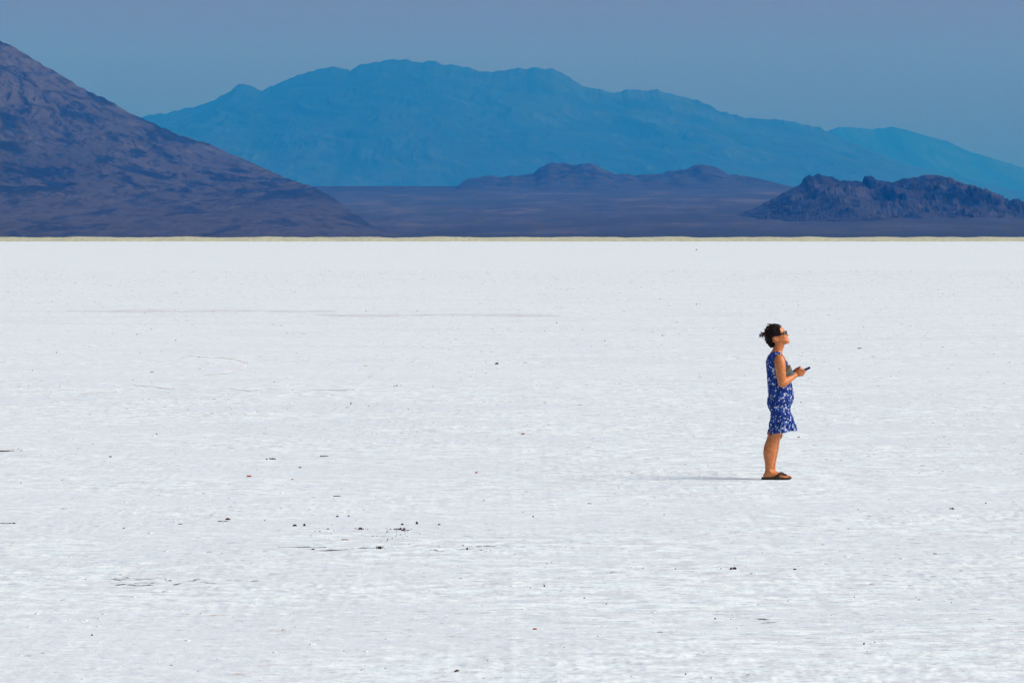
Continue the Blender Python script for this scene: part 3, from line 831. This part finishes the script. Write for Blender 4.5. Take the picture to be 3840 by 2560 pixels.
# pouch
t = NT('pouch_cloth')
vo = t.coord('Object'); s3 = t.sep(vo)
n1 = t.noise(vo, 55, 4, 0.6)
up_c = t.mix(n1, (0.06, 0.055, 0.05), (0.13, 0.12, 0.11)); lo_c = t.mix(n1, (0.045, 0.085, 0.10), (0.16, 0.24, 0.27))
dgl = t.math('ADD', t.math('MULTIPLY', s3[2], 1.0), t.math('MULTIPLY', s3[0], -0.75))
c = t.mix(t.ramp(t.math('ADD', dgl, 0.5), [(0.485, 0), (0.495, 1)]), lo_c, up_c)
band = t.ramp(t.math('ADD', dgl, 0.5), [(0.478, 0), (0.482, 1), (0.493, 1), (0.497, 0)])
c = t.mix(band, c, (0.22, 0.15, 0.04))
t.set('Base Color', c); t.set('Roughness', 0.8); t.set('Specular IOR Level', 0.2); t.set('Normal', t.bump(n1, 0.3, 0.004))
po = bpy.data.objects.new('pouch', None); col.objects.link(po)
rings = []
ang = np.linspace(0, 2 * math.pi, 32, endpoint=False)
for q, k in ((-.056, .18), (-.053, .55), (-.045, .8), (-.025, 1), (0, 1.02), (.025, .9), (.045, .62), (.054, .35), (.057, .18)):
    ca, sa = np.cos(ang), np.sin(ang)
    rings.append(np.stack([.072 * np.sign(ca) * np.abs(ca) ** .35 + (-.10 * q), .019 * k * sa * (.35 + .65 * np.abs(np.cos(ang * .5 + .0)) ** .0), q + .004 * ca], 1))
V, F = loft(rings); mesh_obj('bag', V, F, t.mat, po)
V, F = tube([(-.066, 0, .0575), (-.02, .001, .059), (.03, -.001, .0585), (.062, 0, .0575)], [.0035] * 4, 8, 4); mesh_obj('zip', V, F, M_TRIM, po)
V, F = tube([(-.03, 0, .060), (-.036, -.003, .074), (-.026, -.004, .082), (-.018, -.002, .072), (-.024, 0, .060)], [.005, .007, .006, .006, .004], 8, 4); mesh_obj('zip_pull', V, F, plain('grey_cord', (.10, .12, .11), .8), po)
place(po, (.143, -.112, 1.134), Matrix.Rotation(R(-16), 3, 'Y') @ Matrix.Rotation(R(8), 3, 'Z'))
tag(po, 'grey teal zip pouch tucked under the arm of the woman', 'pouch')

# ----------------------------------------------------------------- litter and clods on the salt
M_CLOD = plain('mud_clod', (0.045, 0.026, 0.012), 0.95, 0.1, vary=0.6, scale=40)
M_BLACK = plain('black_clod', (0.008, 0.007, 0.009), 0.9, 0.1, vary=0.5, scale=40)
M_TWIG = plain('twig_bark', (0.055, 0.026, 0.014), 0.9, 0.1, vary=0.5, scale=30)
M_OCHRE = plain('ochre_chip', (0.22, 0.10, 0.025), 0.9, 0.1, vary=0.4, scale=50)
M_ORANGE = plain('orange_plastic', (0.42, 0.07, 0.015), 0.6, 0.3, vary=0.35, scale=60)
M_PINK = plain('faded_stem', (0.30, 0.15, 0.10), 0.9, 0.1, vary=0.3, scale=30)
M_OLIVE = plain('olive_chip', (0.075, 0.07, 0.035), 0.9, 0.1, vary=0.4, scale=50)

def surf(x, y): return float(relief(np.array(x), np.array(y)))
def lump(w, d, h, seed, n=10, m=6):
    """irregular clod sitting on z=0"""
    r2 = random.Random(seed); rings = []
    ox, oy = r2.uniform(0, 50), r2.uniform(0, 50)
    ang = np.linspace(0, 2 * math.pi, n, endpoint=False)
    for i in range(m):
        a = -.55 + (math.pi / 2 + .5) * (i / (m - 1)) * .96
        rr = max(.02, math.cos(a)) * (1 + .34 * perlin(np.cos(ang) * 1.4 + ox + i * .35, np.sin(ang) * 1.4 + oy, seed))
        z = h * (math.sin(a) * (1 + .22 * perlin(np.cos(ang) * 1.2 + oy, np.sin(ang) * 1.2 + ox + i * .5, seed + 3)))
        rings.append(np.stack([w / 2 * rr * np.cos(ang), d / 2 * rr * np.sin(ang), np.maximum(z, -.35 * h)], 1))
    return loft(rings)
def stick(L, r, seed, forks=True):
    r2 = random.Random(seed)
    P = [(-L / 2 + L * k / 5, r2.uniform(-.04, .04) * L, r * (1.0 + r2.uniform(-.2, .9))) for k in range(6)]
    ps = [tube(P, [r * f for f in (.8, 1.1, 1, .9, .7, .4)], 7, 3)]
    if forks:
        b = P[3]; ps.append(tube([b, (b[0] + L * .1, b[1] + L * .10, r * 2), (b[0] + L * .2, b[1] + L * .17, r * 1.5)], [r * .7, r * .5, r * .3], 6, 3))
    return merge(ps)
def pile(w, d, h, seed):
    r2 = random.Random(seed); ps = []
    for k in range(9):
        v, f = lump(w * r2.uniform(.12, .3), d * r2.uniform(.3, .6), h * r2.uniform(.5, 1), seed + k, 8, 4)
        ox, oy = w * r2.uniform(-.42, .42), d * r2.uniform(-.3, .3)
        ps.append(([(p[0] + ox, p[1] + oy, p[2]) for p in v], f))
    return merge(ps)

def thing(kind, x, y, w, h, label, name, cat, mat, group, rot=0.0):
    """x, y: photo pixel of the foot, w, h: size in photo pixels"""
    gx, gy = ground_pt(x, y)
    k = gy / F_PX
    W, H = w * k * (.85 if kind == 'lump' else 1), h * k * (.85 if kind == 'lump' else 1)
    seed = int(x * 7 + y * 13)
    D_ = max(W * .8, .02)
    if kind == 'lump': V, F = lump(W, D_, H, seed)
    elif kind == 'stick': V, F = stick(W, max(H * .30, .004), seed)
    elif kind == 'pile': V, F = pile(W, max(.15, W * .8), H * 1.15, seed)
    elif kind == 'chip':
        V, F = rounded_box(W, D_ * .6, H, min(W, D_ * .6, ) * .12, 2)
        V = [(p[0] + .03 * W * math.sin(p[1] * 90), p[1], p[2] + H * .5) for p in V]
    o = mesh_obj(name, V, F, mat, smooth=(kind != 'chip'))
    o.location = (gx, gy, surf(gx, gy) - .0015)
    o.rotation_euler = (0, 0, rot)
    tag(o, label, cat, group)
    return o

G1, G2, G3 = 'dark clods lying on the salt', 'twigs lying on the salt', 'coloured chips lying on the salt'
L = lambda x, y, w, h, lab, mat=None: thing('lump', x, y, w, h, lab, 'mud_clod', 'clod', mat or M_CLOD, G1)
S = lambda x, y, w, h, lab, mat=None, rot=0.0: thing('stick', x, y, w, h, lab, 'twig', 'twig', mat or M_TWIG, G2, rot)
P_ = lambda x, y, w, h, lab, mat=None: thing('pile', x, y, w, h, lab, 'mud_pile', 'mud pile', mat or M_CLOD, 'crumbled mud piles on the salt')
Cc = lambda x, y, w, h, lab, mat: thing('chip', x, y, w, h, lab, 'chip', 'chip', mat, G3)
L(1863, 1367, 17, 8, 'lone dark brown peaked clod far out on the salt behind the others')
L(854, 1950, 27, 9, 'broad dark peaked clod alone at the side of the clod cluster nearest the twig')
L(1105, 1972, 20, 9, 'flat dark clod beside the upright round clod at the near end of the cluster')
L(1141, 1971, 12, 12, 'upright round dark clod beside the flat clod')
L(1265, 1940, 13, 6, 'small flat brown clod, first of the pair above the cluster')
L(1308, 1938, 10, 6, 'small square brown clod, second of the pair above the cluster')
L(1508, 1968, 14, 8, 'lopsided dark clod between the mud pile and the ball shaped clod')
L(1563, 1965, 12, 12, 'ball shaped dark clod standing up from the salt above the mud piles')
L(1647, 1969, 14, 7, 'dark wedge shaped clod at the outer end of the cluster beyond the ball shaped clod')
P_(1354, 1985, 22, 7, 'dark crumbled mud pile in the middle of the clod cluster')
P_(1497, 1985, 48, 7, 'widest crumbled mud pile, below the lopsided clod')
P_(1520, 1990, 32, 5, 'narrow crumbled mud pile just in front of the widest pile')
L(1229, 1986, 12, 4, 'tiny flat clod behind its smaller twin near the cluster centre')
L(1199, 1993, 9, 4, 'tiny flat clod in front of its twin below the upright round clod')
L(1451, 1997, 7, 5, 'tiny clod alone in front of the mud piles')
L(1471, 2019, 6, 5, 'tiny clod among crumbs between mud piles and the long crack')
L(992, 1953, 5, 5, 'tiny dark speck of mud beside the broad peaked clod')
L(1000, 1723, 10, 5, 'low dark clod with a smear behind it, left of the short dark twig')
P_(1022, 1722, 26, 6, 'thin crumbled mud pile far behind the clod cluster')
L(1752, 2065, 9, 10, 'black upright clod standing in the long crack', M_BLACK)
L(1805, 2067, 7, 6, 'small black clod just past the upright one in the long crack', M_BLACK)
P_(1422, 2056, 27, 8, 'rust brown mud pile sitting in the middle of the long crack', M_TWIG)
L(1175, 2060, 17, 4, 'flat dark clod in the near half of the long crack')
L(1999, 1937, 8, 6, 'black clod alone between the clod cluster and the woman', M_BLACK)
L(1814, 1878, 6, 5, 'tiny grey clod behind the lone black clod', M_BLACK)
L(2041, 2202, 8, 8, 'black round clod in the middle of the bare salt', M_BLACK)
L(1990, 2208, 7, 4, 'flat black speck beside the black round clod', M_BLACK)
L(2191, 2243, 8, 5, 'small black clod in front of the black round clod towards the woman', M_BLACK)
L(2274, 2265, 7, 5, 'small black clod nearest the camera of the three in a slanting row', M_BLACK)
P_(2749, 2134, 26, 8, 'brown crumbled mud pile on the salt in front of the woman', M_TWIG)
L(2980, 2138, 13, 7, 'dark maroon clod on the salt in front of the woman', M_BLACK)
L(2704, 2134, 6, 5, 'tiny brown clod next to the brown mud pile in front of the woman')
L(2533, 2135, 7, 5, 'tiny brown clod well apart from the mud pile in front of the woman')
L(2682, 2320, 10, 6, 'black clod beside the two dark short cracks', M_BLACK)
L(3240, 2415, 10, 8, 'larger of two black clods close together near the bottom corner', M_BLACK)
L(3280, 2408, 9, 5, 'flatter of two black clods close together near the bottom corner', M_BLACK)
L(2571, 2533, 8, 6, 'black clod lying nearest the camera of all', M_BLACK)
L(1828, 2479, 7, 5, 'small black clod on bare salt near the bottom edge', M_BLACK)
P_(1711, 2518, 26, 9, 'dark reddish crust pile near the bottom edge of the salt', M_TWIG)
L(3697, 1891, 7, 5, 'dark speck of mud alone far to the right on the salt', M_BLACK)
P_(3568, 1910, 16, 5, 'small brown mud pile below the dark speck on the right')
L(587, 1629, 7, 5, 'dark brown clod alone above the twigs on the left')
L(78, 1811, 9, 4, 'olive brown clod alone near the left edge', M_OLIVE)
L(464, 1982, 13, 5, 'grey green shard shaped clod on the left of the salt', M_OLIVE)
L(53, 1965, 13, 6, 'dark lump at the end of the thin twig near the left edge')
L(1316, 1515, 8, 6, 'grey brown pebble sized clod behind the clod cluster', M_OLIVE)
L(3004, 1510, 7, 5, 'brown pebble sized clod right behind the woman')
L(2612, 938, 8, 4, 'pale brown lump far away just below the grass bank', M_OCHRE)
L(345, 2382, 11, 6, 'black clod near the bottom left corner', M_BLACK)
S(18, 1694, 56, 7, 'long dark red twig cut by the left edge')
S(25, 1964, 60, 4, 'thin dark twig ending in a lump near the left edge')
S(837, 1956, 40, 4, 'thin reddish twig just in front of the broad peaked clod')
S(1216, 1713, 32, 6, 'short dark twig far behind the clod cluster', M_CLOD)
S(1265, 1864, 30, 5, 'reddish twig behind the pair of small clods', M_TWIG, .1)
S(1295, 2026, 28, 4, 'faded pink stem between the clod cluster and the long crack', M_PINK)
S(3224, 1308, 16, 5, 'dark streak like twig far behind the woman', M_TWIG)
S(570, 1397, 14, 5, 'short brown twig far off on the left', M_OCHRE)
Cc(934, 1787, 17, 6, 'orange brown flat chip on the left half of the salt', M_ORANGE)
Cc(2006, 2360, 14, 6, 'red orange rectangular chip near the bottom middle', M_ORANGE)
Cc(1786, 1774, 9, 5, 'small orange chip on bare salt behind the grey clod', M_ORANGE)
Cc(1961, 1628, 13, 5, 'brown slanting chip on the middle of the salt', M_OCHRE)
Cc(1096, 1798, 7, 4, 'tiny orange chip between the reddish twig and the orange brown chip', M_ORANGE)
Cc(676, 1967, 15, 4, 'ochre curled chip left of the broad peaked clod', M_OCHRE)
Cc(414, 1715, 10, 4, 'brown curled chip above the grey green shard', M_OCHRE)
Cc(1125, 1754, 10, 4, 'greenish chip below the short dark twig', M_OLIVE)
Cc(2995, 1640, 10, 4, 'orange chip on the salt right beside the legs of the woman', M_OCHRE)

# crumbs nobody could count
V, F = [], []
r2 = random.Random(99)
spots = [(60, 1690, 30, 5, 14), (1490, 2012, 70, 26, 26), (1440, 2055, 30, 6, 12), (1340, 1984, 40, 3, 10), (1490, 1448, 25, 2, 8), (1622, 1446, 10, 2, 3), (1480, 1985, 60, 4, 16), (1230, 2000, 120, 25, 14), (1920, 1900, 900, 600, 14), (1000, 2300, 900, 220, 12), (2700, 2300, 1000, 240, 14), (620, 1290, 620, 120, 22), (2000, 1300, 700, 130, 18), (3100, 1290, 700, 110, 14)]
for x, y, sx, sy, n in spots:
    for _ in range(n):
        ax, ay = x + r2.gauss(0, sx * .6), y + r2.gauss(0, sy * .6)
        if ay < 1050 or ay > 2600 or (2800 < ax < 3060 and ay > 1100 and ay < 1830): continue
        gx, gy = ground_pt(ax, ay); k = gy / F_PX
        w = r2.uniform(2, 5.5) * k
        v, f = lump(w, w * 1.3, w * r2.uniform(.35, .7), r2.randint(0, 999), 6, 4)
        z = surf(gx, gy); b = len(V)
        V += [(p[0] + gx, p[1] + gy, p[2] + z) for p in v]; F += [tuple(i + b for i in q) for q in f]
o = mesh_obj('mud_crumbs', V, F, plain('mud_crumb', (0.085, 0.052, 0.028), 0.95, 0.1, vary=0.6, scale=3))
tag(o, 'scattered brown mud crumbs on the white salt', 'mud crumbs', kind='stuff')

# small lumps of salt crust broken up all over the flat
nr = np.random.default_rng(5)
N = 60000
yy = np.sqrt(nr.uniform(28 ** 2, 430 ** 2, N)); xx = nr.uniform(-1, 1, N) * (yy * .1 + 1)
keep = fbm(xx / 5, yy / 9, 3, 91) + nr.normal(0, .35, N) > -.05
keep &= (xx - PERSON_XY[0]) ** 2 + (yy - PERSON_XY[1]) ** 2 > .5
xx, yy = xx[keep], yy[keep]; N = len(xx)
w = np.clip(np.exp(nr.normal(math.log(.030), .5, N)), .010, .10) * (1 + yy / 300); h = np.clip(w * nr.uniform(.05, .16, N), .002, .005 + yy * 4e-5)
zz = relief(xx, yy)
ang = np.linspace(0, 2 * math.pi, 6, endpoint=False)
r1 = nr.uniform(.65, 1.2, (N, 6)); r2_ = nr.uniform(.25, .6, (N, 6))
dp = nr.uniform(.8, 2.2, N)
ph0 = nr.uniform(0, 6.28, N)
A = ang[None, :] + ph0[:, None]
b0 = np.stack([xx[:, None] + w[:, None] / 2 * r1 * np.cos(A), yy[:, None] + (w * dp)[:, None] / 2 * r1 * np.sin(A), np.repeat((zz - .004)[:, None], 6, 1)], -1)
b1 = np.stack([xx[:, None] + w[:, None] / 2 * r2_ * np.cos(A), yy[:, None] + (w * dp)[:, None] / 2 * r2_ * np.sin(A), zz[:, None] + h[:, None] * nr.uniform(.7, 1.1, (N, 6))], -1)
VV = np.concatenate([b0, b1], 1).reshape(-1, 3)
k = np.arange(6); kn = (k + 1) % 6
quad = np.stack([k, kn, kn + 6, k + 6], 1)
off = (np.arange(N) * 12)[:, None, None]
Q = (quad[None] + off).reshape(-1, 4)
TOP = (np.array([[6, 7, 8, 9], [6, 9, 10, 11]])[None] + off).reshape(-1, 4)
lum = mesh_obj('salt_lumps', VV, np.concatenate([Q, TOP]), None, smooth=False)
cc = np.array([.66, .76, .80])[None] * nr.uniform(.72, 1.08, N)[:, None]
tan_ = nr.uniform(0, 1, N)
cc = np.where((tan_ < .07 * np.clip((yy - 40) / 40, .15, 1))[:, None], np.array([.42, .35, .27])[None] * nr.uniform(.6, 1.2, N)[:, None], cc)
cc = np.where((tan_ > .90)[:, None], np.array([.46, .49, .54])[None] * nr.uniform(.7, 1.2, N)[:, None], cc)
cc = np.repeat(np.clip(cc, 0, .80), 12, 0)
ca = lum.data.color_attributes.new('tone', 'FLOAT_COLOR', 'POINT')
ca.data.foreach_set('color', np.concatenate([cc, np.ones((len(cc), 1))], 1).astype(np.float32).ravel())
t = NT('salt_lump'); t.set('Base Color', t.attr('tone')); t.set('Roughness', .85); t.set('Specular IOR Level', .1)
lum.data.materials.append(t.mat)
tag(lum, 'small broken lumps of white and tan salt crust all over the flat', 'salt lumps', kind='stuff')

# ----------------------------------------------------------------- cracks and damp tracks in the crust
M_CRACK = plain('wet_crack', (0.13, 0.13, 0.16), 0.6, 0.4, vary=0.6, scale=9)
t = NT('damp_salt'); nd = t.noise(t.coord('Object'), 1.6, 6, 0.65)
t.set('Base Color', t.ramp(nd, [(0.38, (0.47, 0.54, 0.60)), (0.6, (0.70, 0.79, 0.84))])); t.set('Roughness', .8); t.set('Specular IOR Level', .15); M_DAMP = t.mat
t = NT('scuffed_salt'); nd = t.noise(t.coord('Object'), 1.6, 6, 0.65)
t.set('Base Color', t.ramp(nd, [(0.38, (0.60, 0.68, 0.74)), (0.56, (0.77, 0.86, 0.90))])); t.set('Roughness', .8); t.set('Specular IOR Level', .15); M_SCUFF = t.mat
def ribbon(name, lines, mat, label, cat, wob=.25, dz=.004):
    """each line: list of (px, py, width in px across the line of sight) on the ground"""
    V, F = [], []
    for ln in lines:
        P = catmull(ln, 10)
        n = len(P); b = len(V)
        for i, (x, y, w) in enumerate(P):
            jit = 1 + wob * 2.2 * float(perlin(np.array(x * .09), np.array(y * .3), 3))
            hw = max(.15, w * jit) * (.36 if mat is M_CRACK else .75)
            for s in (-1, 1):
                gx, gy = ground_pt(x, y + s * hw)
                V.append((gx, gy, surf(gx, gy) + dz))
        for i in range(n - 1): F.append((b + 2 * i, b + 2 * i + 1, b + 2 * i + 3, b + 2 * i + 2))
    o = mesh_obj(name, V, F, mat)
    tag(o, label, cat, kind='structure')
    return o
c3 = lambda x, y: (400 + x / 5.6, 2130 + y / 5.6)
def cl(*p): return [(*c3(x, y), w) for x, y, w in p]
ribbon('salt_crack', [cl((50, 242, .5), (150, 235, 2), (240, 250, 2.2), (330, 262, .8)), cl((150, 232, .8), (300, 205, 1.5), (400, 208, 1.6), (485, 222, 1)), cl((285, 238, .6), (340, 234, 2.2), (430, 230, .8)),
                      cl((180, 373, .8), (280, 362, 2.2), (360, 353, 2), (430, 360, 1), (500, 358, 2), (600, 368, 1.6), (720, 371, 1.6), (850, 364, 2.2), (930, 366, 3), (980, 374, 1)),
                      cl((480, 266, .6), (600, 252, .9), (690, 252, 1.6), (780, 248, .8), (900, 247, 1.8), (1025, 245, .8)), cl((560, 345, .7), (620, 328, 1.4), (720, 320, .7), (900, 325, .8), (980, 318, 2), (1040, 305, .5)),
                      cl((1200, 278, .5), (1330, 272, 2), (1370, 270, .6)), cl((1390, 365, .4), (1490, 352, 2.4), (1560, 335, 1), (1650, 312, .5)), cl((1690, 275, .5), (1790, 285, 1.6), (1870, 264, 2), (1970, 254, .5)), cl((1960, 318, .4), (2120, 325, 1), (2220, 343, 2), (2300, 345, .4)),
                      cl((2680, 258, .4), (2760, 262, 2), (2830, 258, .5)), cl((3000, 280, .4), (3120, 272, 1.8), (3200, 275, .5))],
       M_CRACK, 'broken dark crack lines in the salt at the lower left', 'crack')
c4 = lambda x, y: (1050 + x / 3.618, 1900 + y / 3.618)
def cm(*p): return [(*c4(x, y), w) for x, y, w in p]
c5 = lambda x, y: (1100 + x / 2.735, 2030 + y / 2.735)
def cn(*p): return [(*c5(x, y), w) for x, y, w in p]
ribbon('salt_crack', [cm((-40, 540, .6), (150, 543, 1.2), (300, 545, 2.6), (400, 545, 2.4), (500, 553, 1.4), (630, 550, 2.2)), cm((360, 572, .6), (450, 571, 2.2), (480, 573, .6)), cm((520, 602, .8), (620, 597, 2.4), (720, 592, 3), (860, 585, 1.2), (1000, 576, .5)), cm((640, 578, .6), (680, 580, 1.8), (710, 577, .5)),
                      cm((980, 575, .5), (1100, 560, 1), (1180, 562, 1.2), (1280, 570, .6)), cm((1290, 535, .6), (1340, 540, 1.5), (1400, 552, .6)),
                      cn((1400, 92, .5), (1450, 90, 2.2), (1500, 103, 1.2), (1555, 101, 1.2)), cn((1700, 85, .5), (1790, 86, 1), (1870, 92, .6)), cn((1870, 60, .6), (1900, 62, 2), (1980, 57, 1.2), (2090, 60, 1.2)), cn((1720, 47, .5), (1750, 50, 1.2)), cn((1470, 56, .4), (1505, 58, 1.2))],
       M_CRACK, 'long dark crack line running across the salt in front of the clod cluster', 'crack')
ribbon('salt_crack', [[(2830, 2322, .8), (2860, 2324, 2.2), (2890, 2325, .8)], [(2853, 2338, .8), (2890, 2336, 1.8), (2926, 2332, .9)]], M_CRACK, 'two short dark cracks in the salt below the woman', 'crack')
ribbon('damp_track', [[(1180, 1180, 2), (1290, 1182, 5), (1420, 1183, 6), (1560, 1181, 3), (1760, 1180, 4), (1900, 1181, 6), (2020, 1183, 5), (2110, 1184, 1.5)], [(250, 1166, 1.5), (420, 1166, 4), (560, 1165, 6), (680, 1167, 3), (800, 1165, 5), (960, 1166, 1.5), (1100, 1167, 3.5), (1260, 1165, 2)]], M_DAMP, 'grey damp streak across the far salt', 'track')
ribbon('tyre_track', [[(700, 1335, 1), (820, 1340, 3), (890, 1347, 5), (928, 1358, 9), (925, 1370, 9), (890, 1385, 8), (840, 1398, 4), (760, 1408, 1.5)]], M_SCUFF, 'curved tyre track turning on the salt', 'track')
ribbon('tyre_track', [[(500, 1444, 1), (580, 1450, 2.5), (630, 1456, 5), (660, 1457, 2)], [(860, 1456, 1), (930, 1462, 4), (990, 1458, 3), (1030, 1454, 1)], [(300, 1480, 1), (370, 1472, 2.5), (440, 1470, 1)], [(1180, 1462, 1.5), (1260, 1462, 3.5), (1330, 1463, 1)], [(180, 1508, 1), (240, 1500, 3), (300, 1498, 1)]], M_SCUFF, 'short grey tyre scuffs on the salt in front of the curved track', 'track')

# ----------------------------------------------------------------- haze
HAZE = (0.008, 0.208, 0.82); HAZE_D = 7.5e-5
hm = bpy.data.materials.new('haze'); hm.use_nodes = True
hn = hm.node_tree.nodes; hn.clear()
ho = hn.new('ShaderNodeOutputMaterial'); pv = hn.new('ShaderNodeVolumePrincipled')
pv.inputs['Color'].default_value = (*HAZE, 1)
pv.inputs['Absorption Color'].default_value = (1, 1, 0, 1)
pv.inputs['Density'].default_value = HAZE_D
pv.inputs['Density Attribute'].default_value = ''
pv.inputs['Anisotropy'].default_value = 0.0
hm.node_tree.links.new(pv.outputs[0], ho.inputs['Volume'])
x0, x1, y0, y1, z0, z1 = -16000, 16000, -2000, 35000, -6, 1150
V = [(x, y, z) for x in (x0, x1) for y in (y0, y1) for z in (z0, z1)]
F = [(0, 1, 3, 2), (4, 6, 7, 5), (0, 4, 5, 1), (2, 3, 7, 6), (0, 2, 6, 4), (1, 5, 7, 3)]
o = mesh_obj('haze', V, F, hm, smooth=False)
tag(o, 'blue haze over the flats and mountains', 'haze', kind='stuff')
